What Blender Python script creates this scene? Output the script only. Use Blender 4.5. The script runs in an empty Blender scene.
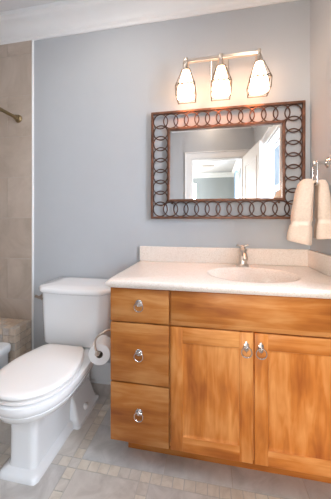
import bpy, bmesh, math, random
from mathutils import Vector, Matrix
random.seed(7)
S = bpy.context.scene
COL = S.collection
R = math.radians

# ------------------------------------------------------------------ camera
cam_d = bpy.data.cameras.new('camera'); cam = bpy.data.objects.new('camera', cam_d); COL.objects.link(cam)
cam.location = (0.464, -1.606, 1.139)
cam.rotation_euler = (R(90), 0, R(10.58))
cam_d.sensor_fit = 'VERTICAL'; cam_d.sensor_height = 36.0
cam_d.lens = 243.4 / 499 * 36.0
cam_d.shift_y = -(249.5 - 220.66) / 499
cam_d.clip_start = 0.01
S.camera = cam

# ------------------------------------------------------------------ world, exposure
W = bpy.data.worlds.new('world'); S.world = W; W.use_nodes = True
bgn = W.node_tree.nodes['Background']; bgn.inputs[0].default_value = (0.50, 0.68, 0.90, 1); bgn.inputs[1].default_value = 1.0
S.view_settings.view_transform = 'Standard'; S.view_settings.look = 'None'
S.view_settings.gamma = 1; S.view_settings.exposure = -0.5
S.view_settings.use_curve_mapping = False

def area(name, loc, rot, sx, sy, power, color):
    l = bpy.data.lights.new(name, 'AREA'); l.shape = 'RECTANGLE'; l.size = sx; l.size_y = sy
    l.energy = power; l.color = color
    o = bpy.data.objects.new(name, l); COL.objects.link(o); o.location = loc; o.rotation_euler = rot
    return o
SHADE_E = 16.0
# daylight: the bathroom window (right wall), the bedroom window (seen through the doorway)
area('daylight_bathroom_window', (1.62, -0.72, 1.60), (0, R(90), 0), 1.3, 1.5, 235, (0.74, 0.84, 0.98))
area('daylight_bedroom_window', (1.42, -3.9, 1.5), (0, R(90), 0), 1.8, 1.6, 400, (0.80, 0.89, 1.0))
area('added_fill_bedroom_far', (-0.75, -6.15, 1.35), (R(90), 0, 0), 1.5, 1.9, 340, (1.0, 0.91, 0.83))  # added frontal fill through the doorway; the far wall has no window
FILL_LAMPS = ((-.12, -.62), (.45, -1.75), (.80, -.95))  # unseen ceiling lamps added to light the room from above
for lx, ly in FILL_LAMPS:
    o = area('added_ceiling_fill_light', (lx, ly, 2.605), (0, 0, 0), .15, .15, 8.0 if lx < 0 else 3.2, (1.0, .91, .82) if lx < 0 else (1.0, .76, .56)); o.data.shape = 'DISK'
# lens glow of the added ceiling fill lamps
FILL_LENS_E = 3.0

# ------------------------------------------------------------------ materials
def newmat(name):
    m = bpy.data.materials.new(name); m.use_nodes = True
    return m, m.node_tree.nodes, m.node_tree.links, m.node_tree.nodes['Principled BSDF']
def plain(name, col, rough=0.5, metal=0.0, var=0.03, vscale=8.0, bump=0.0, bscale=60.0, coat=0.0, spec=None):
    m, n, l, b = newmat(name)
    tc = n.new('ShaderNodeTexCoord'); nz = n.new('ShaderNodeTexNoise'); nz.inputs['Scale'].default_value = vscale
    nz.inputs['Detail'].default_value = 4
    l.new(tc.outputs['Object'], nz.inputs['Vector'])
    r = n.new('ShaderNodeValToRGB')
    r.color_ramp.elements[0].position = .3; r.color_ramp.elements[1].position = .7
    r.color_ramp.elements[0].color = (*[c * (1 - var) for c in col], 1)
    r.color_ramp.elements[1].color = (*[min(1, c * (1 + var)) for c in col], 1)
    l.new(nz.outputs['Fac'], r.inputs[0]); l.new(r.outputs[0], b.inputs['Base Color'])
    b.inputs['Roughness'].default_value = rough; b.inputs['Metallic'].default_value = metal
    b.inputs['Coat Weight'].default_value = coat; b.inputs['Coat Roughness'].default_value = .08
    if spec is not None: b.inputs['Specular IOR Level'].default_value = spec
    if bump:
        n2 = n.new('ShaderNodeTexNoise'); n2.inputs['Scale'].default_value = bscale; n2.inputs['Detail'].default_value = 5
        l.new(tc.outputs['Object'], n2.inputs['Vector'])
        bp = n.new('ShaderNodeBump'); bp.inputs['Strength'].default_value = bump; bp.inputs['Distance'].default_value = .01
        l.new(n2.outputs['Fac'], bp.inputs['Height']); l.new(bp.outputs[0], b.inputs['Normal'])
    return m
def stone(name, c1, c2, c3, scale=6.0, rough=0.4, seed=0.0, bump=.05):
    m, n, l, b = newmat(name)
    tc = n.new('ShaderNodeTexCoord'); mp = n.new('ShaderNodeMapping'); l.new(tc.outputs['Object'], mp.inputs[0])
    mp.inputs['Location'].default_value = (seed, seed * 1.7, seed * .6)
    nz = n.new('ShaderNodeTexNoise'); nz.inputs['Scale'].default_value = scale; nz.inputs['Detail'].default_value = 8
    nz.inputs['Distortion'].default_value = 1.2; nz.inputs['Roughness'].default_value = .6
    l.new(mp.outputs[0], nz.inputs['Vector'])
    r = n.new('ShaderNodeValToRGB'); cr = r.color_ramp
    cr.elements[0].position = .3; cr.elements[0].color = (*c1, 1)
    cr.elements[1].position = .72; cr.elements[1].color = (*c3, 1)
    e = cr.elements.new(.5); e.color = (*c2, 1)
    l.new(nz.outputs['Fac'], r.inputs[0]); l.new(r.outputs[0], b.inputs['Base Color'])
    b.inputs['Roughness'].default_value = rough
    bp = n.new('ShaderNodeBump'); bp.inputs['Strength'].default_value = bump; bp.inputs['Distance'].default_value = .01
    l.new(nz.outputs['Fac'], bp.inputs['Height']); l.new(bp.outputs[0], b.inputs['Normal'])
    return m
def wood(name, vertical, seed=0.0, k=1.0):
    m, n, l, b = newmat(name)
    tc = n.new('ShaderNodeTexCoord'); mp = n.new('ShaderNodeMapping'); l.new(tc.outputs['Object'], mp.inputs[0])
    mp.inputs['Location'].default_value = (seed, seed * .7, seed * 1.3)
    mp.inputs['Scale'].default_value = (34, 34, 4) if vertical else (4, 34, 34)
    nz = n.new('ShaderNodeTexNoise'); nz.inputs['Scale'].default_value = 1.0; nz.inputs['Detail'].default_value = 7
    nz.inputs['Distortion'].default_value = .8; l.new(mp.outputs[0], nz.inputs['Vector'])
    mp2 = n.new('ShaderNodeMapping'); l.new(tc.outputs['Object'], mp2.inputs[0])
    mp2.inputs['Location'].default_value = (seed * 2, seed, seed)
    mp2.inputs['Scale'].default_value = (9, 9, 4) if vertical else (4, 9, 9)
    n2 = n.new('ShaderNodeTexNoise'); n2.inputs['Scale'].default_value = 1.0; n2.inputs['Detail'].default_value = 3
    l.new(mp2.outputs[0], n2.inputs['Vector'])
    # broad boards glued side by side, each a little lighter or darker
    sx = n.new('ShaderNodeSeparateXYZ'); l.new(tc.outputs['Object'], sx.inputs[0])
    mul = n.new('ShaderNodeMath'); mul.operation = 'MULTIPLY'; mul.inputs[1].default_value = 11.0
    l.new(sx.outputs['X' if vertical else 'Z'], mul.inputs[0])
    ad = n.new('ShaderNodeMath'); ad.inputs[1].default_value = seed; l.new(mul.outputs[0], ad.inputs[0])
    fl = n.new('ShaderNodeMath'); fl.operation = 'FLOOR'; l.new(ad.outputs[0], fl.inputs[0])
    wn = n.new('ShaderNodeTexWhiteNoise'); wn.noise_dimensions = '1D'; l.new(fl.outputs[0], wn.inputs['W'])
    a1 = n.new('ShaderNodeMath'); a1.operation = 'MULTIPLY_ADD'; a1.inputs[1].default_value = .13; l.new(wn.outputs['Value'], a1.inputs[0]); gm = n.new('ShaderNodeMath'); gm.operation = 'MULTIPLY_ADD'; gm.inputs[1].default_value = .55; gm.inputs[2].default_value = .24; l.new(nz.outputs['Fac'], gm.inputs[0]); l.new(gm.outputs[0], a1.inputs[2])
    a2 = n.new('ShaderNodeMath'); a2.operation = 'MULTIPLY_ADD'; a2.inputs[1].default_value = .8; l.new(n2.outputs['Fac'], a2.inputs[0]); l.new(a1.outputs[0], a2.inputs[2])
    r = n.new('ShaderNodeValToRGB'); cr = r.color_ramp
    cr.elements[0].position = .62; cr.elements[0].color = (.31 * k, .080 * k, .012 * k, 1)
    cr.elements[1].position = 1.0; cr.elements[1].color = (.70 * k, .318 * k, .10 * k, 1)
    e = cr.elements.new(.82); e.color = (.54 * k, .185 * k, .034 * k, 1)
    sc = n.new('ShaderNodeMath'); sc.operation = 'MULTIPLY_ADD'; sc.inputs[1].default_value = .85; sc.inputs[2].default_value = .02
    l.new(a2.outputs[0], sc.inputs[0]); l.new(sc.outputs[0], r.inputs[0]); l.new(r.outputs[0], b.inputs['Base Color'])
    b.inputs['Roughness'].default_value = .42; b.inputs['Specular IOR Level'].default_value = .3; b.inputs['Coat Weight'].default_value = .05; b.inputs['Coat Roughness'].default_value = .2
    return m
def emis(name, col, st):
    m, n, l, b = newmat(name)
    b.inputs['Base Color'].default_value = (*col, 1); b.inputs['Emission Color'].default_value = (*col, 1); b.inputs['Emission Strength'].default_value = st
    return m
def glassmat(name, tint=(1, 1, 1)):
    m = bpy.data.materials.new(name); m.use_nodes = True; n = m.node_tree.nodes; l = m.node_tree.links
    n.clear(); o = n.new('ShaderNodeOutputMaterial'); t = n.new('ShaderNodeBsdfTransparent'); t.inputs[0].default_value = (*tint, 1)
    g = n.new('ShaderNodeBsdfGlossy'); g.inputs['Roughness'].default_value = .02
    x = n.new('ShaderNodeMixShader'); x.inputs[0].default_value = .07
    l.new(t.outputs[0], x.inputs[1]); l.new(g.outputs[0], x.inputs[2]); l.new(x.outputs[0], o.inputs[0])
    return m

M = {}
M['wall'] = plain('wall_paint', (.452, .465, .482), .85, var=.01, bump=.03, bscale=300)
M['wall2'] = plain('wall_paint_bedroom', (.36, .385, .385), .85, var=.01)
M['white'] = plain('white_trim_paint', (.80, .795, .785), .35, var=.01)
M['ceil'] = plain('ceiling_paint', (.70, .69, .69), .9, var=.01)
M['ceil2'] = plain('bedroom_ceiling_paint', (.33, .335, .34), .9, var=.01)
M['grout2'] = plain('ledge_grout', (.27, .235, .20), .9)
M['dark'] = plain('dark_gap', (.03, .015, .008), .8)
M['grout'] = plain('grout', (.50, .475, .44), .9, var=.06, vscale=40)
M['porc'] = plain('white_porcelain', (.84, .85, .86), .12, var=.005, coat=.5)
M['seatp'] = plain('white_seat_plastic', (.88, .86, .84), .28, var=.005, coat=.2)
M['tubm'] = plain('tub_enamel', (.82, .84, .86), .2, var=.005, coat=.3)
M['chrome'] = plain('polished_chrome', (.80, .78, .76), .14, 1.0)
M['nickel'] = plain('brushed_nickel', (.64, .57, .50), .28, 1.0)
M['nickel_dark'] = plain('satin_nickel_dark', (.36, .31, .27), .3, 1.0)
M['pull'] = plain('pewter_pull', (.62, .59, .57), .25, 1.0)
M['bronze_wire'] = plain('dull_nickel_wire', (.10, .085, .07), .5, .5)
M['brass'] = plain('antique_brass', (.30, .23, .13), .3, 1.0, var=.1)
M['bronze'] = plain('aged_bronze', (.155, .075, .048), .42, .6, var=.35, vscale=25)
M['bronze_ring'] = plain('dark_bronze', (.12, .062, .045), .38, .8, var=.4, vscale=30)
M['mirror'] = plain('mirror_silver', (.93, .94, .94), .0, 1.0, var=0)
M['paper'] = plain('toilet_paper', (.88, .88, .88), .9, var=.02, bump=.15, bscale=250)
M['card'] = plain('cardboard_core', (.20, .15, .11), .9)
M['lintel'] = plain('curtain_fabric', (.40, .52, .66), .9, var=.1)
M['glass'] = glassmat('window_glass')
M['shade'] = emis('lit_frosted_glass', (1.0, .62, .39), SHADE_E)
M['bulb'] = emis('bulb_glow', (1.0, .74, .5), 16)
M['fill_lens'] = emis('added_fill_lamp_glow', (1.0, .95, .88), FILL_LENS_E)
M['towel'] = plain('terry_towel', (.86, .70, .57), .95, var=.07, vscale=120, bump=.6, bscale=420)
M['towel_band'] = plain('towel_woven_band', (.88, .74, .62), .8, var=.02, bump=.2, bscale=200)
M['toiletdark'] = plain('hinge_plastic', (.75, .76, .76), .3)
M['cased'] = plain('bedroom_carpet', (.5, .46, .4), .95, var=.08, vscale=60)
# speckled cultured stone of the vanity top
def quartz():
    m, n, l, b = newmat('speckled_stone_top')
    tc = n.new('ShaderNodeTexCoord'); v = n.new('ShaderNodeTexVoronoi'); v.inputs['Scale'].default_value = 420
    l.new(tc.outputs['Object'], v.inputs['Vector'])
    sp = n.new('ShaderNodeSeparateColor'); l.new(v.outputs['Color'], sp.inputs[0])
    r = n.new('ShaderNodeValToRGB'); cr = r.color_ramp; cr.interpolation = 'CONSTANT'
    cr.elements[0].position = 0; cr.elements[0].color = (.68, .57, .48, 1)
    cr.elements[1].position = .16; cr.elements[1].color = (.79, .70, .63, 1)
    e = cr.elements.new(.5); e.color = (.82, .735, .66, 1)
    e = cr.elements.new(.85); e.color = (.74, .645, .56, 1)
    l.new(sp.outputs[0], r.inputs[0]); l.new(r.outputs[0], b.inputs['Base Color']); b.inputs['Roughness'].default_value = .22
    return m
M['quartz'] = quartz()
M['sinkm'] = plain('sink_porcelain', (.80, .715, .64), .18, var=.01, coat=.3)
WT = [stone('shower_tile_%s' % s, (.40, .325, .26), (.49, .405, .335), (.58, .49, .415), 2.6, .3, q) for s, q in (('a', 0), ('b', 3.1), ('c', 7.7))]
FB = [stone('floor_stone_%s' % s, a, b_, c, 9, .33, q) for s, q, a, b_, c in (
    ('a', 1, (.50, .455, .415), (.60, .555, .51), (.70, .655, .61)),
    ('b', 4, (.48, .45, .425), (.58, .55, .52), (.68, .65, .62)),
    ('c', 8, (.52, .47, .42), (.62, .57, .515), (.71, .665, .61)))]
FG = [stone('floor_stone_grey_%s' % s, a, b_, c, 8, .33, q) for s, q, a, b_, c in (
    ('a', 2, (.46, .455, .44), (.56, .555, .54), (.66, .655, .64)), ('b', 6, (.44, .44, .435), (.54, .54, .535), (.65, .645, .64)))]
FS = [stone('mosaic_stone_%s' % s, a, b_, c, 16, .4, q) for s, q, a, b_, c in (
    ('a', 1, (.56, .50, .43), (.66, .60, .52), (.73, .67, .59)),
    ('b', 5, (.52, .475, .42), (.61, .56, .505), (.69, .645, .59)),
    ('c', 9, (.58, .51, .425), (.69, .62, .53), (.75, .69, .60)))]
LS = [stone('ledge_mosaic_%s' % s, a, b_, c, 16, .4, q) for s, q, a, b_, c in (
    ('a', 1, (0.452, 0.362, 0.282), (0.565, 0.463, 0.373), (0.655, 0.554, 0.463)), ('b', 5, (0.418, 0.362, 0.316), (0.520, 0.463, 0.407), (0.621, 0.565, 0.508)), ('c', 9, (0.497, 0.384, 0.282), (0.610, 0.486, 0.373), (0.678, 0.576, 0.475)))]
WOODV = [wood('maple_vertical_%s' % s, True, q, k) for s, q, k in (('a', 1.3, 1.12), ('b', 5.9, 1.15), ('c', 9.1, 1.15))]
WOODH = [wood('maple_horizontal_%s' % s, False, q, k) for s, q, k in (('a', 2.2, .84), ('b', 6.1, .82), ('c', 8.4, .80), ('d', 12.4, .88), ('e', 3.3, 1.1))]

# ------------------------------------------------------------------ mesh helpers
def obj(name, bm, mats, parent=None, smooth=None, loc=None):
    me = bpy.data.meshes.new(name)
    bmesh.ops.recalc_face_normals(bm, faces=bm.faces[:])
    bm.to_mesh(me); bm.free()
    if not isinstance(mats, (list, tuple)): mats = [mats]
    for m in mats: me.materials.append(M[m] if isinstance(m, str) else m)
    o = bpy.data.objects.new(name, me); COL.objects.link(o)
    if smooth is not None:
        for p in me.polygons: p.use_smooth = True
        try: me.set_sharp_from_angle(angle=R(smooth))
        except Exception: pass
    if parent: o.parent = parent
    if loc: o.location = loc
    return o
def thing(name, label, cat, loc=(0, 0, 0), group=None):
    o = bpy.data.objects.new(name, None); COL.objects.link(o); o.location = loc; o.empty_display_size = .05
    o['label'] = label; o['category'] = cat
    if group: o['group'] = group
    return o
def tag(o, label, cat, group=None):
    o['label'] = label; o['category'] = cat
    if group: o['group'] = group
    return o
def struct(name, bm, mats, parent=None, smooth=None):
    o = obj(name, bm, mats, parent, smooth)
    if parent is None: o['kind'] = 'structure'
    return o
def box(bm, x0, x1, y0, y1, z0, z1, bev=0.0, seg=2, mi=0, edges=None):
    t = bmesh.new()
    bmesh.ops.create_cube(t, size=1.0)
    for v in t.verts:
        v.co = Vector(((x0 + x1) / 2 + v.co.x * (x1 - x0), (y0 + y1) / 2 + v.co.y * (y1 - y0), (z0 + z1) / 2 + v.co.z * (z1 - z0)))
    if bev > 0:
        bmesh.ops.bevel(t, geom=t.edges[:], offset=bev, segments=seg, affect='EDGES', profile=.5)
    add(bm, t, mi)
def add(bm, t, mi=0, mat=None):
    if mat is not None: bmesh.ops.transform(t, matrix=mat, verts=t.verts[:])
    vm = {v: bm.verts.new(v.co) for v in t.verts}
    for f in t.faces:
        try:
            g = bm.faces.new([vm[v] for v in f.verts]); g.material_index = mi
        except ValueError: pass
    t.free()
def tube(bm, pts, r, n=10, closed=False, mi=0, caps=True):
    pts = [Vector(p) for p in pts]; N = len(pts); rings = []
    rr = r if isinstance(r, (list, tuple)) else [r] * N
    up = None
    for i, p in enumerate(pts):
        a = pts[(i - 1) % N] if (closed or i > 0) else p; b = pts[(i + 1) % N] if (closed or i < N - 1) else p
        t = (b - a).normalized()
        if up is None:
            up = Vector((0, 0, 1)) if abs(t.z) < .9 else Vector((1, 0, 0))
        u = (up - t * up.dot(t)).normalized(); up = u; w = t.cross(u)
        rings.append([bm.verts.new(p + (u * math.cos(2 * math.pi * k / n) + w * math.sin(2 * math.pi * k / n)) * rr[i]) for k in range(n)])
    for i in range(N if closed else N - 1):
        A, B = rings[i], rings[(i + 1) % N]
        for k in range(n):
            f = bm.faces.new((A[k], A[(k + 1) % n], B[(k + 1) % n], B[k])); f.material_index = mi
    if not closed and caps:
        for q in (rings[0], rings[-1]):
            f = bm.faces.new(q); f.material_index = mi
def loft(bm, rings, caps=(True, True), mi=0):
    vs = [[bm.verts.new(p) for p in r] for r in rings]; n = len(vs[0])
    for A, B in zip(vs, vs[1:]):
        for k in range(n):
            f = bm.faces.new((A[k], A[(k + 1) % n], B[(k + 1) % n], B[k])); f.material_index = mi
    if caps[0]: bm.faces.new(vs[0][::-1]).material_index = mi
    if caps[1]: bm.faces.new(vs[-1]).material_index = mi
    return vs
def lathe(bm, prof, origin, axis=(0, 0, 1), n=28, mi=0, caps=(True, True)):
    ax = Vector(axis).normalized(); q = Vector((0, 0, 1)).rotation_difference(ax)
    rings = []
    for r, h in prof:
        rings.append([Vector(origin) + q @ Vector((r * math.cos(2 * math.pi * k / n), r * math.sin(2 * math.pi * k / n), h)) for k in range(n)])
    loft(bm, rings, caps, mi)
def arc(c, r, a0, a1, n, plane='xz'):
    o = []
    for i in range(n + 1):
        a = R(a0 + (a1 - a0) * i / n)
        if plane == 'xz': o.append((c[0] + r * math.cos(a), c[1], c[2] + r * math.sin(a)))
        elif plane == 'yz': o.append((c[0], c[1] + r * math.cos(a), c[2] + r * math.sin(a)))
        else: o.append((c[0] + r * math.cos(a), c[1] + r * math.sin(a), c[2]))
    return o
def prism(bm, prof, a, b, f, mi=0):
    """profile extruded between parameters a and b; f(p, t) -> point"""
    loft(bm, [[f(p, a) for p in prof], [f(p, b) for p in prof]], mi=mi)

XL, XR, YF, ZC = -1.62, 1.053, -1.98, 2.62
XT = -0.843            # where painted wall meets shower tile
# ------------------------------------------------------------------ room shell
bm = bmesh.new(); box(bm, XL - .1, XR + .1, 0, .1, 0, ZC + .1); struct('wall_back', bm, 'wall')
bm = bmesh.new(); box(bm, XL - .1, XL, YF - .12, 0, 0, ZC + .1); struct('wall_left', bm, 'wall')
WY0, WY1, WZ0, WZ1 = -1.42, -.60, .98, 1.97     # window hole in right wall
bm = bmesh.new()
box(bm, XR, XR + .12, WY1, .1, 0, ZC + .1); box(bm, XR, XR + .12, YF - .12, WY0, 0, ZC + .1)
box(bm, XR, XR + .12, WY0, WY1, 0, WZ0); box(bm, XR, XR + .12, WY0, WY1, WZ1, ZC + .1)
struct('wall_right', bm, 'wall')
DX0, DX1, DZ = .187, .905, 2.03
bm = bmesh.new()
box(bm, XL - .1, DX0, YF - .12, YF, 0, ZC + .1); box(bm, DX1, XR + .1, YF - .12, YF, 0, ZC + .1); box(bm, DX0, DX1, YF - .12, YF, DZ, ZC + .1)
struct('wall_front', bm, 'wall')
bm = bmesh.new(); box(bm, XL - .1, XR + .1, YF - .12, .1, ZC, ZC + .1); struct('ceiling', bm, 'ceil')

# floor: 30 cm stone squares in a lattice of small mosaic strips, grey stone band before the vanity
bm = bmesh.new()
mats = ['grout'] + FB + FG + FS
box(bm, XL - .1, XR + .1, YF - .12, .1, -.05, -.002, mi=0)
GX, GY, P, SW, g = .154, -.535, .345, .047, .002
def tile(x0, x1, y0, y1, mi):
    x0, x1 = max(x0, XL), min(x1, XR); y0, y1 = max(y0, YF), min(y1, 0)
    if x1 - x0 < .006 or y1 - y0 < .006: return
    t = bmesh.new(); z = .0 + random.uniform(-.0003, .0003)
    vs = [t.verts.new(p) for p in ((x0, y0, z), (x1, y0, z), (x1, y1, z), (x0, y1, z), (x0 + .0, y0, -.004), (x1, y0, -.004), (x1, y1, -.004), (x0, y1, -.004))]
    for f in ((0, 1, 2, 3), (0, 4, 5, 1), (1, 5, 6, 2), (2, 6, 7, 3), (3, 7, 4, 0)): t.faces.new([vs[i] for i in f])
    add(bm, t, mi)
def cut_band(x0, x1, y0, y1, mi):
    # tiles right of the band start and beyond GY belong to the grey border instead
    tile(x0, x1, y0, y1, mi)
for i in range(-7, 5):
    for j in range(-6, 3):
        bx, by = GX + i * P, GY - SW + j * P       # strip corner: strip occupies bx..bx+SW and by..by+SW
        band = (by >= GY - SW + P - .01) or False
        # large square to the +x,+y side of this crossing
        X0, X1, Y0, Y1 = bx + SW, bx + P, by + SW, by + P
        inband = (Y0 >= GY - .01 and X0 > -.16)
        if not inband: tile(X0 + g, X1 - g, Y0 + g, Y1 - g, 1 + random.randrange(3))
        # mosaic of the y-running strip
        if not (by + SW >= GY - .01 and bx > -.19 + .02):
            for k in range(6):
                h = (P - SW) / 6; tile(bx + g, bx + SW - g, by + SW + k * h + g, by + SW + (k + 1) * h - g, 6 + random.randrange(3))
        # crossing and x-running strip
        if not (by > GY + .01 and bx > -.19 + .02):
            tile(bx + g, bx + SW - g, by + g, by + SW - g, 6 + random.randrange(3))
        if not (by > GY + .01 and bx > -.19 - .01):
            for k in range(6):
                h = (P - SW) / 6; tile(bx + SW + k * h + g, bx + SW + (k + 1) * h - g, by + g, by + SW - g, 6 + random.randrange(3))
x = GX - P + SW
for w in (.40, .30, .305, .305):
    for (a, b_) in ((GY, GY + .2), (GY + .2, 0)):
        tile(x + g, x + w - g, a + g, b_ - g, 4 + random.randrange(2))
    x += w
struct('floor', bm, mats)

# shower tile on back and left wall, metal edge strip
def wall_tiles(name, plane):
    bm = bmesh.new(); T = .012
    z0 = .245 - .305; 
    if plane == 'back': box(bm, XL, XT, -T + .002, 0, 0, 2.4795, mi=0)
    else: box(bm, XL, XL + T - .002, YF, -.012, 0, 2.4795, mi=0)
    k = 0
    z = z0
    while z < 2.48:
        za, zb_ = max(z, 0) + .0012, min(z + .305, 2.48) - .0012
        L0, L1 = (XL, XT) if plane == 'back' else (YF, -.012)
        off = .10 if k % 2 else .40
        u = L1 + off
        while u > L0:
            a, b_ = max(u - .61, L0), min(u, L1)
            if b_ - a > .01:
                if plane == 'back': box(bm, a + .0012, b_ - .0012, -T, -.001, za, zb_, mi=1 + random.randrange(3))
                else: box(bm, XL + .001, XL + T, a + .0012, b_ - .0012, za, zb_, mi=1 + random.randrange(3))
            u -= .61
        z += .305; k += 1
    return struct(name, bm, ['grout'] + WT)
wall_tiles('wall_back_tiles', 'back'); wall_tiles('wall_left_tiles', 'left')
bm = bmesh.new(); box(bm, XT, XT + .010, -.016, 0, 0, 2.481, .003); struct('trim_1', bm, 'white')

# crown moulding all round
cp = [(0, 2.481), (.010, 2.481), (.014, 2.487), (.014, 2.499), (.020, 2.502), (.026, 2.512)]
for i in range(9):
    a = R(90 * i / 8); cp.append((.026 + .070 * (1 - math.cos(a)), 2.512 + .068 * math.sin(a)))
cp += [(.104, 2.584), (.108, 2.592), (.118, 2.596), (.122, 2.606), (.122, ZC), (0, ZC)]
bm = bmesh.new(); prism(bm, cp, XL, XR, lambda p, t: (t, -p[0], p[1])); struct('trim_2', bm, 'white', smooth=40)
bm = bmesh.new(); prism(bm, cp, YF, -.0, lambda p, t: (XR - p[0], t, p[1])); struct('trim_3', bm, 'white', smooth=40)
bm = bmesh.new(); prism(bm, cp, YF, -.0, lambda p, t: (XL + p[0], t, p[1])); struct('trim_4', bm, 'white', smooth=40)
bm = bmesh.new(); prism(bm, cp, XL, XR, lambda p, t: (t, YF + p[0], p[1])); struct('trim_5', bm, 'white', smooth=40)

# baseboards
bp = [(0, .0), (.018, .0), (.018, .018), (.014, .022), (.014, .112), (.010, .122), (.008, .134), (.003, .142), (0, .142)]
bm = bmesh.new(); prism(bm, bp, XT + .010, .06, lambda p, t: (t, -p[0], p[1])); struct('baseboard_back', bm, 'white', smooth=40)
bm = bmesh.new()
for a, b_ in ((YF, -.56),): prism(bm, bp, a, b_, lambda p, t: (XR - p[0], t, p[1]))
struct('baseboard_right', bm, 'white', smooth=40)
bm = bmesh.new(); prism(bm, bp, XL, DX0 - .09, lambda p, t: (t, YF + p[0], p[1])); struct('baseboard_front', bm, 'white', smooth=40)

# doorway casing and jamb
bm = bmesh.new()
for s in (0,):
    y = YF
    for (a, b_, c, d) in ((DX0 - .085, DX0, 0, DZ), (DX1, DX1 + .085, 0, DZ), (DX0 - .085, DX1 + .085, DZ, DZ + .085)):
        box(bm, a, b_, y, y + .016, c, d, .003)
    box(bm, DX0 - .095, DX0 - .08, y, y + .026, 0, DZ + .095, .003); box(bm, DX1 + .08, DX1 + .095, y, y + .026, 0, DZ + .095, .003)
    box(bm, DX0 - .0945, DX1 + .0945, y, y + .0255, DZ + .08, DZ + .0945, .003)
box(bm, DX0 - .001, DX0 + .015, YF - .12, YF, 0, DZ - .014); box(bm, DX1 - .015, DX1 + .001, YF - .12, YF, 0, DZ - .014)
box(bm, DX0, DX1, YF - .12, YF, DZ - .014, DZ + .001)
struct('trim_6', bm, 'white')

# open panel door against the right side
dr = bpy.data.objects.new('door_1', None); COL.objects.link(dr); dr['kind'] = 'structure'
dr.location = (DX1 - .005, YF + .032, 0); dr.rotation_euler = (0, 0, R(83))
bm = bmesh.new(); box(bm, 0, .71, -.035, 0, .012, DZ - .01, .002)
t = bm
for (a, b_) in ((.11, .60),):
    for (c, d) in ((.25, .95), (1.07, 1.88)):
        for side in (0.0, -.035):
            s = 1 if side == 0 else -1
            for (x0, x1, z0, z1) in ((a, b_, c, c + .025), (a, b_, d - .025, d), (a, a + .025, c, d), (b_ - .025, b_, c, d)):
                box(bm, x0, x1, side - .001, side + s * .006, z0, z1, .002)
obj('door_leaf', bm, 'white', dr)
bm = bmesh.new()
lathe(bm, [(.026, 0), (.026, .006), (.010, .010), (.010, .035), (.024, .042), (.027, .052), (.020, .064)], (.65, 0, .95), (0, 1, 0), 20)
lathe(bm, [(.026, 0), (.026, .006), (.010, .010), (.010, .035), (.024, .042), (.027, .052), (.020, .064)], (.65, -.035, .95), (0, -1, 0), 20)
obj('door_knob', bm, 'nickel', dr, 40)

# bathroom window
def window(name, X, y0, y1, z0, z1, side, thick=.12, muntins=True):
    w = bpy.data.objects.new(name, None); COL.objects.link(w); w['kind'] = 'structure'
    w.location = (X, (y0 + y1) / 2, z0)
    oy, oz = (y0 + y1) / 2, z0
    def b(bm, x0, x1, ya, yb, za, zb, bev=.003):
        if side > 0: xa, xb = x0, x1
        else: xa, xb = -x1, -x0
        box(bm, xa, xb, ya - oy, yb - oy, za - oz, zb - oz, bev)
    bm = bmesh.new()   # casing on the room side (x<0 side local)
    b(bm, -.016, 0, y0 - .085, y0, z0, z1 + .085); b(bm, -.016, 0, y1, y1 + .085, z0, z1 + .085); b(bm, -.016, 0, y0, y1, z1, z1 + .085)
    b(bm, -.026, 0, y0 - .097, y1 + .097, z1 + .08, z1 + .10)
    obj('window_casing', bm, 'white', w)
    bm = bmesh.new(); b(bm, -.045, .11, y0 - .10, y1 + .10, z0 - .025, z0); b(bm, -.014, 0, y0 - .085, y1 + .085, z0 - .095, z0 - .025)
    obj('window_sill', bm, 'white', w)
    bm = bmesh.new()
    b(bm, .0, thick, y0 - .001, y0 + .02, z0, z1, .001); b(bm, .0, thick, y1 - .02, y1 + .001, z0, z1, .001); b(bm, 0, thick, y0, y1, z1 - .02, z1 + .001, .001)
    zm = (z0 + z1) / 2
    for (za, zb, xx) in ((z0, zm + .02, .05), (zm - .02, z1, .075)):
        b(bm, xx, xx + .03, y0 + .02, y0 + .06, za, zb); b(bm, xx, xx + .03, y1 - .06, y1 - .02, za, zb)
        b(bm, xx, xx + .03, y0 + .02, y1 - .02, za, za + .04); b(bm, xx, xx + .03, y0 + .02, y1 - .02, zb - .04, zb)
    obj('window_frame', bm, 'white', w)
    bm = bmesh.new(); b(bm, .062, .066, y0 + .04, y1 - .04, z0 + .02, zm, 0); b(bm, .088, .092, y0 + .04, y1 - .04, zm, z1 - .02, 0)
    obj('window_pane', bm, 'glass', w)
window('window_1', XR, WY0, WY1, WZ0, WZ1, 1)

# bedroom beyond the doorway (seen in the mirror)
BY0, BX0, BX1, BZ = -6.2, -1.9, 1.20, 2.62
bm = bmesh.new(); box(bm, BX0 - .1, BX1 + .1, BY0 - .1, YF - .12, -.05, 0.0); struct('floor_bedroom', bm, 'cased')
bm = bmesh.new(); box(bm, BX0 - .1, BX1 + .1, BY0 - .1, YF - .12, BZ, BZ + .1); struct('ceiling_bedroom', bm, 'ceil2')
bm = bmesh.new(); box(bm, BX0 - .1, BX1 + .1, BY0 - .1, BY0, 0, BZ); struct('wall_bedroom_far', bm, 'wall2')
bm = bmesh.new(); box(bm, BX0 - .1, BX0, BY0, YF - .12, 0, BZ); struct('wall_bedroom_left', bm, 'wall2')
V0, V1, U0, U1 = -4.7, -3.1, .6, 2.2
bm = bmesh.new()
box(bm, BX1, BX1 + .12, V1, YF - .12, 0, BZ); box(bm, BX1, BX1 + .12, BY0, V0, 0, BZ); box(bm, BX1, BX1 + .12, V0, V1, 0, U0); box(bm, BX1, BX1 + .12, V0, V1, U1, BZ)
struct('wall_bedroom_right', bm, 'wall2')
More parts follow.
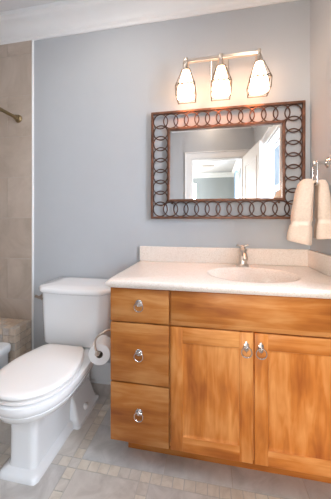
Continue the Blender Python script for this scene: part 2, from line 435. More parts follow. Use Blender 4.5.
bm = bmesh.new(); box(bm, BX0 - .1, XL - .1, YF - .12, YF - .02, 0, BZ); box(bm, XR + .1, BX1 + .12, YF - .12, YF - .02, 0, BZ); struct('wall_bedroom_near', bm, 'wall2')
window('window_2', BX1, V0, V1, U0, U1, 1)
bm = bmesh.new(); prism(bm, cp, BX0, BX1, lambda p, t: (t, BY0 + p[0], p[1])); struct('trim_7', bm, 'white', smooth=40)
bm = bmesh.new(); prism(bm, cp, BY0, YF - .12, lambda p, t: (BX1 - p[0], t, p[1])); struct('trim_8', bm, 'white', smooth=40)

# ------------------------------------------------------------------ vanity cabinet
YD = -.531; Z0 = .113; ZT = .832
van = thing('vanity_cabinet', 'orange-brown maple vanity cabinet with three drawers and two panelled doors', 'cabinet', (.53, -.30, 0))
def V(bm): 
    for v in bm.verts: v.co -= Vector((.53, -.30, 0))
    return bm
bm = bmesh.new()
box(bm, 0, .018, -.512, -.002, Z0, ZT - .001)                # left side
box(bm, .018, XR - .002, -.512, -.002, Z0, Z0 + .018)
box(bm, XR - .02, XR - .002, -.512, -.002, Z0 + .018, ZT - .001)
box(bm, .018, XR - .02, -.02, -.002, Z0 + .018, ZT - .001)
for (a, b_) in ((.018, .03), (.272, .297), (.63, .655), (1.0, XR - .02)): box(bm, a, b_, -.512, -.49, Z0 + .018, ZT - .001)
for (a, b_) in ((.80, ZT - .001), (.655, .68), (Z0 + .0182, .145)): box(bm, .018, XR - .02, -.5115, -.4905, a, b_)
box(bm, .03, .272, -.5112, -.4905, .37, .40)
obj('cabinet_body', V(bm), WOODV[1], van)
bm = bmesh.new(); box(bm, .056, XR - .002, -.438, -.420, 0.0, Z0 - .001); box(bm, .056, .074, -.420, -.01, 0, Z0 - .001)
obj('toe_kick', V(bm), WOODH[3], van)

def ring_pull(parent, x, z, leaf):
    bm = bmesh.new(); y = YD
    if not leaf:
        # round rosette with beaded rim, stud and hanging ring
        lathe(bm, [(.0155, 0), (.0155, .002), (.013, .004), (.009, .0045), (.0085, .009), (.005, .013), (.0005, .014)], (x, y, z), (0, -1, 0), 20)
        for k in range(12):
            a = 2 * math.pi * k / 12; lathe(bm, [(.0028, 0), (.0024, .004), (.0004, .005)], (x + .0145 * math.cos(a), y, z + .0145 * math.sin(a)), (0, -1, 0), 6)
        tube(bm, arc((x, y - .010, z - .0165), .0205, 0, 345, 24), .0026, 6, closed=True)
    else:
        # pointed leaf backplate, boss and hanging ring
        out = [(0, .030), (.006, .020), (.012, .014), (.007, .010), (.014, .002), (.008, -.003), (.009, -.012), (.003, -.016), (0, -.024)]
        poly = out + [(-a, b_) for a, b_ in out[-2:0:-1]]
        loft(bm, [[(x + a, y, z + b_) for a, b_ in poly], [(x + a, y - .003, z + b_) for a, b_ in poly], [(x + a * .5, y - .006, z + b_ * .6) for a, b_ in poly]])
        lathe(bm, [(.006, 0), (.006, .008), (.004, .012), (.0004, .013)], (x, y - .002, z + .002), (0, -1, 0), 14)
        tube(bm, arc((x, y - .011, z - .016), .0210, 0, 345, 26), .0026, 6, closed=True)
    return obj('ring_pull', V(bm), 'pull', parent, 50)
def slab(x0, x1, z0, z1, mat, name='drawer'):
    bm = bmesh.new(); box(bm, x0, x1, YD, -.5125, z0, z1, .0035, 2)
    return obj(name, V(bm), mat, van, 60)
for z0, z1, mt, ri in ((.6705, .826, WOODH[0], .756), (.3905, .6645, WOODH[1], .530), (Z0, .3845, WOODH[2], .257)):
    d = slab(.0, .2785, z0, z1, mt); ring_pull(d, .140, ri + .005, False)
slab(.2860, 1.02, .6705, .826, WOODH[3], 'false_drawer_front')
def door(x0, x1, hx, m1, m2):
    bm = bmesh.new(); z0, z1 = Z0, .6645; sw = .055; rb, rt = .066, .068
    box(bm, x0, x0 + sw, YD, -.5125, z0, z1, .003); box(bm, x1 - sw, x1, YD, -.5125, z0, z1, .003)
    box(bm, x0 + sw - .001, x1 - sw + .001, YD + .0003, -.5125, z0, z0 + rb, .002, mi=1); box(bm, x0 + sw - .001, x1 - sw + .001, YD + .0003, -.5125, z1 - rt, z1, .002, mi=1)
    d = obj('door', V(bm), [m1, WOODH[4]], van, 60)
    # inner chamfer and recessed flat panel
    bm = bmesh.new(); a, b_, c, e = x0 + sw, x1 - sw, z0 + rb, z1 - rt
    lo = [[(a, YD + .003, c), (b_, YD + .003, c), (b_, YD + .003, e), (a, YD + .003, e)]]
    for k, dy in ((.004, .007), (.010, .0085)): lo.append([(a + k, YD + dy, c + k), (b_ - k, YD + dy, c + k), (b_ - k, YD + dy, e - k), (a + k, YD + dy, e - k)])
    loft(bm, lo, (False, True)); obj('door_panel', V(bm), m2, d)
    ring_pull(d, hx, .602, True)
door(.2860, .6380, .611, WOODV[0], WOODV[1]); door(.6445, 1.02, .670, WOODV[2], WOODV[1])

# ------------------------------------------------------------------ countertop with oval cut-out, splashes
SC, SA, SB = (.668, -.298), .222, .178
ct = thing('countertop', 'speckled cream stone vanity top with low splashes on the maple cabinet', 'countertop', (.53, -.30, ZT))
def T(bm):
    for v in bm.verts: v.co -= Vector((.53, -.30, ZT))
    return bm
bm = bmesh.new()
X0, X1, Y0, Y1, ZZ = -.014, XR - .001, -.556, -.001, .866
n = 64
def onrect(a, ins):
    x0, x1, y0, y1 = X0 + ins, X1, Y0 + ins, Y1
    dx, dy = math.cos(a), math.sin(a); c = SC
    ts = []
    if dx > 1e-9: ts.append((x1 - c[0]) / dx)
    if dx < -1e-9: ts.append((x0 - c[0]) / dx)
    if dy > 1e-9: ts.append((y1 - c[1]) / dy)
    if dy < -1e-9: ts.append((y0 - c[1]) / dy)
    t = min(ts); return (c[0] + dx * t, c[1] + dy * t)
angs = [2 * math.pi * k / n for k in range(n)] + [math.atan2(cy - SC[1], cx - SC[0]) % (2 * math.pi) for cx in (X0, X1) for cy in (Y0, Y1)]
angs = sorted(set(round(a, 6) for a in angs))
def rr(ins, z): return [(*onrect(a, ins), z) for a in angs]
def ee(s, z): return [(SC[0] + SA * s * math.cos(a), SC[1] + SB * s * math.sin(a), z) for a in angs]
rings = [ee(1, ZT + .002), ee(1, ZZ - .004), ee(1.018, ZZ), rr(.010, ZZ), rr(.005, ZZ - .0015), rr(.002, ZZ - .006), rr(0, ZZ - .012), rr(.001, ZZ - .022), rr(.005, ZZ - .028), rr(.008, ZT), ee(1, ZT)]
loft(bm, rings, (False, False))
obj('slab', T(bm), 'quartz', ct, 40)
bm = bmesh.new(); box(bm, -.010, XR - .001, -.021, -.001, ZZ, ZZ + .100, .003); obj('backsplash', T(bm), 'quartz', ct)
bm = bmesh.new(); box(bm, XR - .021, XR - .001, -.555, -.022, ZZ, ZZ + .100, .003); obj('side_splash', T(bm), 'quartz', ct)
sk = thing('sink', 'cream oval basin set into the speckled stone vanity top', 'sink', (SC[0], SC[1], ZZ - .12))
bm = bmesh.new()
prof = [(1.012, ZZ + .0003), (1.0, ZZ + .0002), (.985, ZZ - .003), (.96, ZZ - .010), (.91, ZZ - .028), (.82, ZZ - .058), (.66, ZZ - .088), (.45, ZZ - .108), (.25, ZZ - .117), (.10, ZZ - .120)]
loft(bm, [[(SA * s * math.cos(2 * math.pi * k / 56), SB * s * math.sin(2 * math.pi * k / 56), z - (ZZ - .12)) for k in range(56)] for s, z in prof], (False, False))
obj('basin', bm, 'quartz', sk, 60)
bm = bmesh.new(); lathe(bm, [(.024, -.002), (.024, .0025), (.018, .004), (.016, .001), (.001, .0015)], (0, 0, 0)); obj('drain', bm, 'nickel', sk, 40)

# faucet
fc = thing('faucet', 'single-handle brushed nickel faucet standing on the vanity top behind the sink', 'faucet', (.652, -.078, ZZ)); fc.scale = (1.3, 1.15, 1.0)
bm = bmesh.new(); lathe(bm, [(.030, .0002), (.030, .004), (.026, .009), (.021, .012), (.020, .014)], (0, 0, 0)); obj('base', bm, 'nickel', fc, 40)
bm = bmesh.new(); lathe(bm, [(.020, .012), (.018, .03), (.0165, .06), (.019, .085), (.021, .094), (.017, .103), (.010, .108)], (0, 0, 0)); obj('body', bm, 'nickel', fc, 40)
bm = bmesh.new()
pts = [(0, -.008, .072), (0, -.030, .088), (0, -.055, .088), (0, -.080, .074), (0, -.092, .052)]
tube(bm, pts, [.013, .013, .012, .0115, .011], 14); obj('spout', bm, 'nickel', fc, 50)
bm = bmesh.new()
lathe(bm, [(.010, .106), (.0125, .112), (.0125, .118), (.008, .124), (.0005, .126)], (0, 0, 0)); tube(bm, [(-.0, 0, .116), (-.020, -.002, .124), (-.026, -.003, .126)], [.005, .0045, .006], 10)
tube(bm, [(0, 0, .116), (.020, -.002, .124), (.026, -.003, .126)], [.005, .0045, .006], 10)
obj('handle', bm, 'nickel', fc, 50)

# ------------------------------------------------------------------ mirror with ring frame
MX0, MX1, MZ0, MZ1 = .071, 1.016, 1.150, 1.857
cx_, cz_ = (MX0 + MX1) / 2, (MZ0 + MZ1) / 2
mir = thing('wall_mirror', 'rectangular wall mirror in a bronze frame of interlocking rings', 'mirror', (cx_, 0, cz_))
mir.rotation_euler = (0, R(.2), 0)
hw, hh = (MX1 - MX0) / 2, (MZ1 - MZ0) / 2
def rectbars(bm, hw, hh, w, y0, y1, bev=.003):
    box(bm, -hw, hw, y0, y1, hh - w, hh, bev); box(bm, -hw, hw, y0, y1, -hh, -hh + w, bev)
    box(bm, -hw, -hw + w, y0, y1, -hh + w * .5, hh - w * .5, bev); box(bm, hw - w, hw, y0, y1, -hh + w * .5, hh - w * .5, bev)
bm = bmesh.new(); rectbars(bm, hw, hh, .0155, -.034, -.012); obj('outer_frame', bm, 'bronze', mir)
bm = bmesh.new(); rectbars(bm, hw - .112, hh - .112, .016, -.038, -.012); 
for sx_ in (-1, 1):
    for sz in (-1, 1): tube(bm, [(sx_ * (hw - .14), -.002, sz * (hh - .10)), (sx_ * (hw - .14), -.014, sz * (hh - .12))], .006, 8)
obj('inner_frame', bm, 'bronze', mir)
rc, rs = .0475, .064
NX, NZ = 12, 8
pos = []
for i in range(NX + 1):
    x = -(hw - rs) + 2 * (hw - rs) * i / NX; pos += [(x, hh - rs), (x, -(hh - rs))]
for j in range(1, NZ):
    z = -(hh - rs) + 2 * (hh - rs) * j / NZ; pos += [(-(hw - rs), z), (hw - rs, z)]
ringme = None
for k, (x, z) in enumerate(sorted(pos)):
    if ringme is None:
        bm = bmesh.new(); tube(bm, arc((0, 0, 0), rc, 0, 350, 35), .0040, 6, closed=True)
        o = obj('ring', bm, 'bronze_ring', mir, 60); ringme = o.data
    else:
        o = bpy.data.objects.new('ring', ringme); COL.objects.link(o); o.parent = mir
    o.location = (x, -.0215 if k % 2 else -.0265, z)
gw, gh = hw - .127, hh - .127
bm = bmesh.new()
bv = .016
loft(bm, [[(-gw, -.012, -gh), (gw, -.012, -gh), (gw, -.012, gh), (-gw, -.012, gh)],
          [(-gw, -.0240, -gh), (gw, -.0240, -gh), (gw, -.0240, gh), (-gw, -.0240, gh)],
          [(-gw + bv, -.0245, -gh + bv), (gw - bv, -.0245, -gh + bv), (gw - bv, -.0245, gh - bv), (-gw + bv, -.0245, gh - bv)]])
obj('mirror_glass', bm, 'mirror', mir)

# ------------------------------------------------------------------ vanity light
LZ = 2.105; LY = -.125
vl = thing('vanity_light', 'three-lamp brushed nickel wall light with lit glass shades above the mirror', 'wall lamp', (.522, 0, LZ))
bm = bmesh.new(); box(bm, -.058, .052, -.018, -.001, -.065, .058, .004); obj('backplate', bm, 'nickel', vl)
bm = bmesh.new(); box(bm, -.008, .008, LY - .008, -.018, -.006, .012, .002); box(bm, -.224, .226, LY - .010, LY + .010, -.0065, .0125, .002); obj('bar', bm, 'nickel', vl)
for x in (-.207, 0, .214):
    bm = bmesh.new(); lathe(bm, [(.012, .022), (.013, .018), (.013, -.010), (.012, -.013), (.009, -.016)], (x, LY, 0), n=16); 
    obj('finial', bm, 'nickel', vl, 40)
    bm = bmesh.new(); lathe(bm, [(.010, -.014), (.018, -.017), (.020, -.030), (.024, -.052), (.027, -.058), (.020, -.058)], (x, LY, 0), n=20)
    obj('lamp_holder', bm, 'nickel', vl, 40)
    bm = bmesh.new(); lathe(bm, [(.0195, -.052), (.024, -.065), (.047, -.150), (.052, -.172), (.055, -.214), (.052, -.214), (.049, -.172), (.043, -.150), (.020, -.065)], (x, LY, 0), n=24, caps=(False, False))
    sh = obj('lamp_shade', bm, 'shade', vl, 60)
    bm = bmesh.new()
    A, B, C2 = .0235, .0625, .0585
    zt, zm, zb = -.056, -.170, -.224
    for q in range(4):
        a = math.pi / 2 * q + math.pi / 4; d = Vector((math.cos(a), math.sin(a), 0)) * math.sqrt(2) * .93
        c0 = Vector((x, LY, 0))
        tube(bm, [c0 + d * A + Vector((0, 0, zt)), c0 + d * B + Vector((0, 0, zm)), c0 + d * C2 + Vector((0, 0, zb))], .0030, 6)
        a2 = a + math.pi / 2; e = Vector((math.cos(a2), math.sin(a2), 0)) * math.sqrt(2) * .93
        for up in (1, -1):
            pts = []
            for i in range(13):
                t_ = i / 12; bow = math.sin(math.pi * t_) * .016
                zz = zm + (.022 if up > 0 else 0) + (-bow if up > 0 else bow)
                k = B + (A - B) * ((zz - zm) / (zt - zm))
                pts.append(c0 + (d * (1 - t_) + e * t_) * k + Vector((0, 0, zz)))
            tube(bm, pts, .0029, 6)
        tube(bm, [c0 + d * C2 + Vector((0, 0, zb)), c0 + e * C2 + Vector((0, 0, zb))], .0024, 6)
    obj('wire_cage', bm, 'bronze_wire', sh, 60)
    bm = bmesh.new(); lathe(bm, [(.012, -.06), (.013, -.09), (.026, -.125), (.029, -.145), (.024, -.168), (.010, -.178), (.0005, -.180)], (x, LY, 0), n=16); obj('bulb', bm, 'bulb', sh, 60)

# housings of the added fill lamps in the bathroom ceiling, out of view
for i, (x, y) in enumerate(FILL_LAMPS):
    rl = thing('added_ceiling_fill_lamp', ('added round white recessed fill lamp in the ceiling nearest the mirror wall', 'added round white recessed fill lamp in the ceiling by the doorway', 'added round white recessed fill lamp in the ceiling nearest the towel wall')[i], 'ceiling lamp', (x, y, ZC), 'added fill lamps in the ceiling')
    bm = bmesh.new(); lathe(bm, [(.105, 0), (.105, -.006), (.092, -.008), (.086, -.004), (.086, 0)], (0, 0, 0), caps=(True, True)); obj('trim_ring', bm, 'white', rl, 40)
    bm = bmesh.new(); lathe(bm, [(.085, -.0045), (.085, -.0052), (.001, -.0055)], (0, 0, 0)); obj('lens', bm, 'fill_lens', rl)

# ------------------------------------------------------------------ towel ring + hand towel
tr = thing('towel_ring', 'polished chrome towel ring fixed on the right wall holding the beige towel', 'towel ring', (XR, -.235, 1.435))
ang = R(12); bd = Vector((math.sin(ang), math.cos(ang), 0)); pd = Vector((math.cos(ang), -math.sin(ang), 0))
bm = bmesh.new(); lathe(bm, [(.027, .0005), (.027, .005), (.020, .010), (.016, .014)], (0, 0, 0), (-1, 0, 0), 24); obj('rosette', bm, 'chrome', tr, 40)
bm = bmesh.new(); lathe(bm, [(.009, .012), (.008, .030), (.009, .048), (.014, .055), (.016, .064), (.013, .073), (.0006, .078)], (0, 0, 0), (-1, 0, 0), 18); obj('post', bm, 'chrome', tr, 40)
pc = Vector((-.064, 0, 0))
bm = bmesh.new(); rw, rh, cr_ = .066, .118, .014
loop = []
for (sx_, sz, a0) in ((1, 0, 0), (-1, 0, 90), (-1, -1, 180), (1, -1, 270)):
    ccx = sx_ * (rw - cr_); ccz = (-cr_ if sz == 0 else -(rh - cr_))
    for i in range(6):
        a = R(a0 + 18 * i); loop.append(pc + bd * (ccx + cr_ * math.cos(a)) + Vector((0, 0, ccz + cr_ * math.sin(a))))
tube(bm, loop, .0042, 8, closed=True); obj('ring', bm, 'chrome', tr, 60)
# towel draped over the lower bar of the ring
barc = Vector((XR - .064, -.235, 1.435 - rh))
tw = thing('hand_towel', 'beige terry hand towel folded over the chrome ring beside the mirror', 'towel', (barc.x, barc.y, barc.z))
def towel_ring_pts(o, z, th, wd, phase, tilt):
    pts = []
    for k in range(48):
        a = 2 * math.pi * k / 48
        ca, sa = math.cos(a), math.sin(a)
        u = math.copysign(abs(ca) ** .6, ca) * th * (1 + .07 * math.sin(5 * a + phase)) 
        v = math.copysign(abs(sa) ** .6, sa) * wd * (1 + .05 * math.sin(3 * a + phase * 1.3))
        pts.append(pd * (o + u) + bd * v + Vector((0, 0, z + tilt * u)))
    return pts
def lobe(name, spec, band):
    bm = bmesh.new(); rings = []
    for i, (o, z, th, wd, tilt) in enumerate(spec): rings.append(towel_ring_pts(o, z, th, wd, i * .22, tilt))
    vs = loft(bm, rings)
    for f in bm.faces:
        zs = f.calc_center_median().z
        if band[0] < zs < band[1] and len(f.verts) == 4: f.material_index = 1
    return obj(name, bm, ['towel', 'towel_band'], tw, 50)
lobe('front_fold', [(-.030, .033, .012, .040, -.2), (-.036, .031, .026, .052, -.05), (-.040, .020, .033, .058, 0), (-.046, -.02, .040, .062, 0), (-.052, -.07, .043, .064, -.02), (-.058, -.12, .046, .066, -.03),
                    (-.062, -.175, .048, .067, -.05), (-.063, -.181, .045, .064, -.05), (-.065, -.200, .045, .064, -.06), (-.067, -.207, .050, .068, -.06), (-.072, -.245, .054, .070, -.10), (-.076, -.285, .056, .071, -.22), (-.076, -.292, .052, .067, -.22)], (-.203, -.18))
lobe('back_fold', [(0.024, .026, .008, .040, -.1), (0.026, .022, .018, .050, 0), (0.030, .00, .024, .056, 0), (0.034, -.05, .029, .060, 0), (0.036, -.11, .032, .062, 0), (0.038, -.165, .034, .063, 0), (0.038, -.171, .031, .060, 0),
                   (0.038, -.192, .031, .060, 0), (0.038, -.198, .035, .064, 0), (0.037, -.235, .037, .066, 0), (0.036, -.262, .037, .066, .08), (0.036, -.268, .034, .062, .08)], (-.194, -.17))
bm = bmesh.new()
pts = arc((0, 0, 0), .0145, 180, 0, 8)
path = [pd * (-.042) + Vector((0, 0, .004))] + [pd * (p[0] * 1.0) + Vector((0, 0, .006 + p[2])) for p in pts] + [pd * .018 + Vector((0, 0, -.03))]
rings = []
for i, p in enumerate(path):
    a = path[max(i - 1, 0)]; b_ = path[min(i + 1, len(path) - 1)]; t_ = (b_ - a).normalized(); nrm = t_.cross(bd).normalized()
    rings.append([p + bd * (.050 * math.copysign(abs(math.sin(q)) ** .5, math.sin(q))) + nrm * (.0075 * math.cos(q)) for q in [2 * math.pi * k / 24 for k in range(24)]])
loft(bm, rings); obj('top_fold', bm, 'towel', tw, 50)

# ------------------------------------------------------------------ toilet
TX = -.360
to = thing('toilet', 'white two-piece toilet with closed lid beside the maple vanity', 'toilet', (TX, -.35, 0))
def L(bm):
    for v in bm.verts: v.co -= Vector((0, -.35, 0))
    return bm
def poly_oct(hx, yb, yf, ch, z, rb=.02, bow=.0):
    """tank plan: straight back, chamfered front corners, gently bowed front"""
    cor = [(hx, yb), (hx, yf + ch), (hx - ch, yf), (-hx + ch, yf), (-hx, yf + ch), (-hx, yb)]
    pts = []
    n = len(cor)
    for i in range(n):
        p0 = Vector(cor[i - 1]); p1 = Vector(cor[i]); p2 = Vector(cor[(i + 1) % n])
        r = min(rb, (p1 - p0).length * .4, (p2 - p1).length * .4)
        a = p1 + (p0 - p1).normalized() * r; c = p1 + (p2 - p1).normalized() * r
        for k in range(5):
            t_ = k / 4; q = a * (1 - t_) ** 2 + p1 * 2 * t_ * (1 - t_) + c * t_ ** 2
            pts.append(q)
        if i == 2:
            for k in range(1, 6):
                t_ = k / 6; x = (hx - ch - rb) * (1 - 2 * t_); pts.append(Vector((x, yf - bow * math.sin(math.pi * t_))))
    return [(p[0], p[1], z) for p in pts]
bm = bmesh.new()
loft(bm, [poly_oct(.185, -.03, -.250, .04, .382, .02), poly_oct(.208, -.025, -.278, .046, .388, .02, .006), poly_oct(.216, -.022, -.286, .048, .400, .02, .006), poly_oct(.223, -.022, -.287, .049, .55, .02, .008), poly_oct(.230, -.022, -.288, .05, .700, .02, .010)])
obj('tank', L(bm), 'porc', to, 50)
bm = bmesh.new()
loft(bm, [poly_oct(.234, -.020, -.291, .052, .7005, .02, .010), poly_oct(.243, -.016, -.300, .055, .706, .02, .012), poly_oct(.246, -.015, -.303, .056, .716, .02, .012), poly_oct(.244, -.015, -.301, .056, .728, .02, .012), poly_oct(.235, -.018, -.292, .054, .7345, .02, .011), poly_oct(.16, -.05, -.22, .04, .739, .02, .006)])
obj('tank_lid', L(bm), 'porc', to, 50)
# flush lever on the left chamfer
bm = bmesh.new()
nrm = Vector((-1, -1, 0)).normalized(); base = Vector((-.205, -.262, .665))
lathe(bm, [(.019, 0), (.019, .006), (.013, .012), (.010, .018)], base + nrm * -.002, nrm, 18)
p0 = base + nrm * .018
tube(bm, [p0 + Vector((.03, -.012, -.001)), p0, p0 + Vector((-.014, .006, .001)), p0 + Vector((-.030, .012, .003))], [.007, .009, .008, .010], 10)
for v in bm.verts: v.co -= Vector((0, 0, 0))
obj('flush_lever', L(bm), 'nickel_dark', to, 50)
def egg(hb, hm, yb, ym, yt, z, n=28, rc=.02):
    half = []
    for i in range(n + 1):
        t_ = i / n
        if t_ < .35:
            s = t_ / .35; y = yb + (ym - yb) * s; w = hb + (hm - hb) * math.sin(s * math.pi / 2)
        else:
            s = (t_ - .35) / .65 * math.pi / 2; y = ym + (yt - ym) * math.sin(s); w = hm * math.cos(s) ** .92 if s < math.pi / 2 - 1e-6 else 0
        half.append((w, y))
    half[0] = (hb - rc * .6, yb); half.insert(1, (hb, yb - rc * .7 if yt < yb else yb))
    pts = [(w, y, z) for w, y in half] + [(-w, y, z) for w, y in half[-2::-1]]
    return pts
YB, YM, YT = -.335, -.56, -.79
# bowl: foot flange, pedestal, bowl, rim in one body
bm = bmesh.new()
OX = .012
def E(hb, hm, yb, ym, yt, z): return [(p[0] + OX, p[1], p[2]) for p in egg(hb, hm, yb, ym, yt, z)]
def ped(hw, yb, yf, z, r=.02, ym=-.45, dx=-.012, n=28):
    """pedestal plan: straight sides, flat front with rounded corners; same vertex count as egg"""
    half = []
    L1 = abs(yf + r - ym); L2 = r * math.pi / 2; L3 = hw - r; LT = L1 + L2 + L3
    for i in range(n + 1):
        t_ = i / n
        if t_ < .35: half.append((hw, yb + (ym - yb) * t_ / .35)); continue
        d = (t_ - .35) / .65 * LT
        if d < L1: half.append((hw, ym - d))
        elif d < L1 + L2: a = (d - L1) / r; half.append((hw - r + r * math.cos(a), yf + r - r * math.sin(a)))
        else: half.append((max(0, hw - r - (d - L1 - L2)), yf))
    half[-1] = (0, yf); half[0] = (hw - .012, yb); half.insert(1, (hw, yb - .014))
    pts = [(w + dx, y, z) for w, y in half] + [(-w + dx, y, z) for w, y in half[-2::-1]]
    return pts
rings = [ped(.098, -.12, -.685, 0), ped(.098, -.12, -.685, .016), ped(.090, -.125, -.677, .026), ped(.070, -.13, -.657, .036), ped(.066, -.13, -.652, .06), ped(.065, -.13, -.650, .19, .018), ped(.067, -.13, -.652, .235, .018),
         E(.082, .100, -.12, -.52, -.678, .262), E(.100, .138, -.11, -.54, -.715, .286),
         E(.114, .166, -.10, -.55, -.744, .308), E(.122, .176, -.09, -.56, -.754, .330), E(.123, .178, -.08, -.56, -.756, .336), E(.122, .1755, -.08, -.56, -.753, .338), E(.128, .180, -.06, -.56, -.759, .343), E(.130, .182, -.04, -.56, -.763, .366), E(.128, .180, -.04, -.56, -.761, .378), E(.122, .172, -.045, -.56, -.752, .3808)]
loft(bm, rings)
obj('bowl', L(bm), 'porc', to, 50)
# tall skirt panel foot behind the front column
bm = bmesh.new()
def ear(s, xi, xo, ya, yb, z, r=.018):
    pts = []
    for (cx, cy, st) in ((xo - r, yb - r, 0), (xi + .005, yb - .005, 90), (xi + .005, ya + .005, 180), (xo - r, ya + r, 270)):
        rr_ = r if cx > xi + .01 else .005
        for k in range(6):
            a = R(st + k * 18); pts.append((s * (cx + rr_ * math.cos(a)) - .012, cy + rr_ * math.sin(a), z))
    return pts if s > 0 else pts[::-1]
for s in (-1, 1):
    loft(bm, [ear(s, .03, .134, -.392, -.145, 0), ear(s, .03, .134, -.392, -.145, .020), ear(s, .03, .116, -.378, -.155, .030), ear(s, .03, .108, -.375, -.16, .050),
              ear(s, .03, .092, -.370, -.165, .105), ear(s, .03, .078, -.365, -.17, .135), ear(s, .03, .064, -.36, -.175, .150)])
obj('foot', L(bm), 'porc', to, 50)
for s in (-1, 1):
    bm = bmesh.new(); lathe(bm, [(.016, -.004), (.016, .008), (.013, .015), (.007, .019), (.0005, .020)], (s * .108 - .012, -.285, .046), (s * .8, 0, .6)); obj('bolt_cap', L(bm), 'seatp', to, 60)
bm = bmesh.new()
YT = -.754; OX = .004
loft(bm, [E(.108, .164, YB, YM, YT + .018, .3818), E(.109, .166, YB, YM, YT + .014, .3855), E(.116, .180, YB, YM, YT, .388), E(.116, .180, YB, YM, YT, .3985), E(.111, .172, YB, YM, YT + .009, .4015)])
obj('seat', L(bm), 'seatp', to, 50)
bm = bmesh.new()
loft(bm, [E(.104, .158, YB, YM, YT + .024, .4018), E(.105, .160, YB, YM, YT + .021, .4085), E(.116, .181, YB, YM, YT - .001, .4115), E(.116, .181, YB, YM, YT - .001, .421), E(.113, .176, YB - .003, YM, YT + .004, .4255), E(.095, .155, YB - .02, YM, YT + .03, .428)])
obj('seat_lid', L(bm), 'seatp', to, 50)
for s in (-1, 1):
    bm = bmesh.new(); box(bm, s * .075 - .018, s * .075 + .018, -.336, -.318, .382, .408, .005); obj('hinge', L(bm), 'seatp', to, 50)

# toilet paper holder on the cabinet side, and roll
RC = Vector((-.120, -.375, .452))
hp = thing('toilet_paper_holder', 'curved chrome paper holder fixed to the left side of the maple vanity', 'toilet paper holder', (0, -.30, .535))
def H(bm):
    for v in bm.verts: v.co -= Vector((0, -.30, .535))
    return bm
bm = bmesh.new(); lathe(bm, [(.022, .0003), (.022, .005), (.015, .010), (.012, .014)], (0, -.35, .548), (-1, 0, 0), 20); obj('rosette', H(bm), 'nickel', hp, 40)
bm = bmesh.new()
dq = Vector((-math.sin(R(14)), math.cos(R(14)), 0)) * -1      # roll axis, towards the room
E0 = RC + dq * .066
pts = [(-.008, -.35, .548), (-.030, -.375, .562), (-.066, -.41, .566), (-.098, -.435, .552), (E0.x - .016, E0.y, .528), (E0.x - .020, E0.y, .500), (E0.x - .016, E0.y, .474), (E0.x - .006, E0.y, .457), tuple(RC + dq * .052)]
# smooth the hook by Catmull-Rom
def smooth_path(p, k=4):
    p = [Vector(q) for q in p]; o = []
    for i in range(len(p) - 1):
        a, b_, c, d = p[max(i - 1, 0)], p[i], p[i + 1], p[min(i + 2, len(p) - 1)]
        for j in range(k):
            t_ = j / k; o.append(.5 * ((2 * b_) + (c - a) * t_ + (2 * a - 5 * b_ + 4 * c - d) * t_ ** 2 + (3 * b_ - a - 3 * c + d) * t_ ** 3))
    o.append(p[-1]); return o
tube(bm, smooth_path(pts), .0052, 10); tube(bm, [RC + dq * .055, RC - dq * .055], .006, 10)
lathe(bm, [(.001, -.012), (.009, -.010), (.013, 0), (.009, .010), (.001, .012)], E0 + Vector((-.008, 0, .002)), (0, 1, 0), 14)
obj('arm', H(bm), 'nickel', hp, 50)
rl = thing('toilet_paper_roll', 'white toilet paper roll hanging on the chrome holder beside the vanity', 'toilet paper', (RC.x, RC.y, RC.z - .0105))
rl.rotation_euler = (0, 0, R(14))
bm = bmesh.new()
lathe(bm, [(.019, -.050), (.054, -.050), (.056, -.048), (.056, .048), (.054, .050), (.019, .050), (.019, -.050)], (0, 0, 0), (0, 1, 0), 40, caps=(False, False))
obj('paper', bm, 'paper', rl, 40)
bm = bmesh.new(); lathe(bm, [(.0188, -.0495), (.0188, .0495), (.0176, .0495), (.0176, -.0495), (.0188, -.0495)], (0, 0, 0), (0, 1, 0), 28, caps=(False, False)); obj('core', bm, 'card', rl, 40)

# ------------------------------------------------------------------ tub, tiled ledge, curtain rod
LEX, LEY, LEZ = -.842, -.170, .404
bm = bmesh.new()
box(bm, XL + .013, LEX - .004, LEY + .004, -.013, 0, LEZ - .004, mi=0)
h = .0505
nz = 8
for k in range(nz):
    z0, z1 = k * h, (k + 1) * h
    x = LEX
    while x > XL + .02:
        a = max(x - h, XL + .013); box(bm, a + .002, x - .002, LEY, LEY + .006, z0 + .002, z1 - .002, .001, 1, 1 + random.randrange(3)); x -= h
    y = LEY
    while y < -.02:
        b_ = min(y + h, -.0165); box(bm, LEX - .006, LEX, y + .002, b_ - .002, z0 + .002, z1 - .002, .001, 1, 1 + random.randrange(3)); y += h
x = LEX
while x > XL + .02:
    a = max(x - h, XL + .013); y = LEY
    while y < -.02:
        b_ = min(y + h, -.0125); box(bm, a + .002, x - .002, y + .002, b_ - .002, LEZ - .006, LEZ, .001, 1, 1 + random.randrange(3)); y += h
    x -= h
tag(obj('tiled_ledge', bm, ['grout2'] + LS), 'low ledge of small beige mosaic tiles at the end of the tub', 'ledge')

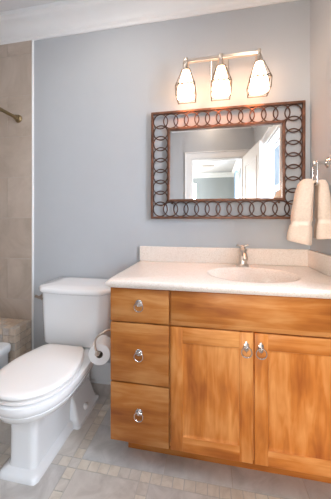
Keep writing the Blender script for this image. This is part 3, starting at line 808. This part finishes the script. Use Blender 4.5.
bt = thing('bathtub', 'white bathtub against the tiled ledge in the left corner', 'bathtub', (-1.23, -1.05, 0))
bm = bmesh.new()
TZ = .315; x0, x1, y0, y1 = XL + .015, -.850, -1.74, -.175
def rrect(ins, z, r, lo=0.0):
    pts = []
    a0, a1, b0, b1 = x0 + ins, x1 - ins - lo, y0 + ins + lo, y1 - ins - lo
    for (cx, cy, st) in ((a1 - r, b1 - r, 0), (a0 + r, b1 - r, 90), (a0 + r, b0 + r, 180), (a1 - r, b0 + r, 270)):
        for i in range(9): 
            a = R(st + i * 11.25); pts.append((cx + r * math.cos(a) + 1.23, cy + r * math.sin(a) + 1.05, z))
    return pts
loft(bm, [rrect(.012, 0, .03), rrect(.012, TZ - .06, .03), rrect(.0, TZ - .045, .035), rrect(0, TZ - .012, .035), rrect(.004, TZ - .003, .035), rrect(.012, TZ, .035),
          rrect(.075, TZ, .10), rrect(.085, TZ - .006, .10), rrect(.10, TZ - .08, .11), rrect(.14, .08, .13), rrect(.20, .055, .12)])
obj('tub_shell', bm, 'tubm', bt, 50)
bm = bmesh.new(); lathe(bm, [(.03, 0), (.03, .003), (.022, .005), (.001, .004)], (0, -.45, .0555)); obj('drain', bm, 'chrome', bt, 40)

rd = thing('shower_curtain_rod', 'antique brass curtain rod with round flange on the shower tiles', 'curtain rod', (-.955, -.012, 1.903))
bm = bmesh.new(); lathe(bm, [(.030, .0003), (.030, .006), (.026, .012), (.019, .016), (.018, .034), (.013, .038)], (0, 0, 0), (0, -1, 0), 24); obj('flange', bm, 'brass', rd, 40)
bm = bmesh.new(); tube(bm, [(0, -.030, 0), (0, YF + .012 + .030, 0)], .0125, 16); obj('rod', bm, 'brass', rd, 60)
bm = bmesh.new(); lathe(bm, [(.030, .0003), (.030, .006), (.026, .012), (.019, .016), (.018, .034), (.013, .038)], (0, YF + .012, 0), (0, 1, 0), 24); obj('flange', bm, 'brass', rd, 40)

# ------------------------------------------------------------------ bedroom things seen in the mirror
bm = bmesh.new()
box(bm, -.19, .19, -.13, .13, -.008, 0, .002)
for k in range(7): box(bm, -.165, .165, -.108 + k * .034, -.096 + k * .034, -.014, -.008, .001, 1, 1)
o = obj('ceiling_vent', bm, ['white', 'grout2']); o.location = (.385, -5.05, BZ); tag(o, 'white slatted air vent in the bedroom ceiling reflected in the mirror', 'vent')
def curtain(x, ya, yb, label):
    bm = bmesh.new(); A, B = [], []
    n = 60
    for i in range(n + 1):
        y = ya + (yb - ya) * i / n; w = .028 * math.sin(i / n * math.pi * 2 * 7)
        A.append((x + w, y)); B.append((x + w + .006, y))
    loop = A + B[::-1]
    loft(bm, [[(p[0], p[1], z) for p in loop] for z in (.03, 2.36)])
    return tag(obj('curtain', bm, 'lintel', None, 60), label, 'curtain', None)
curtain(BX1 - .12, V0 - .25, V0 + .10, 'pale blue curtain on the far side of the bedroom window')
curtain(BX1 - .12, V1 - .10, V1 + .25, 'pale blue curtain on the near side of the bedroom window')
bm = bmesh.new(); tube(bm, [(BX1 - .12, V0 - .35, 2.38), (BX1 - .12, V1 + .35, 2.38)], .012, 10)
for y in (V0 - .3, V1 + .3): tube(bm, [(BX1 - .12, y, 2.38), (BX1 - .001, y, 2.38)], .008, 8)
tag(obj('curtain_rod', bm, 'nickel', None, 60), 'metal rod above the bedroom window carrying pale blue curtains', 'curtain rod')
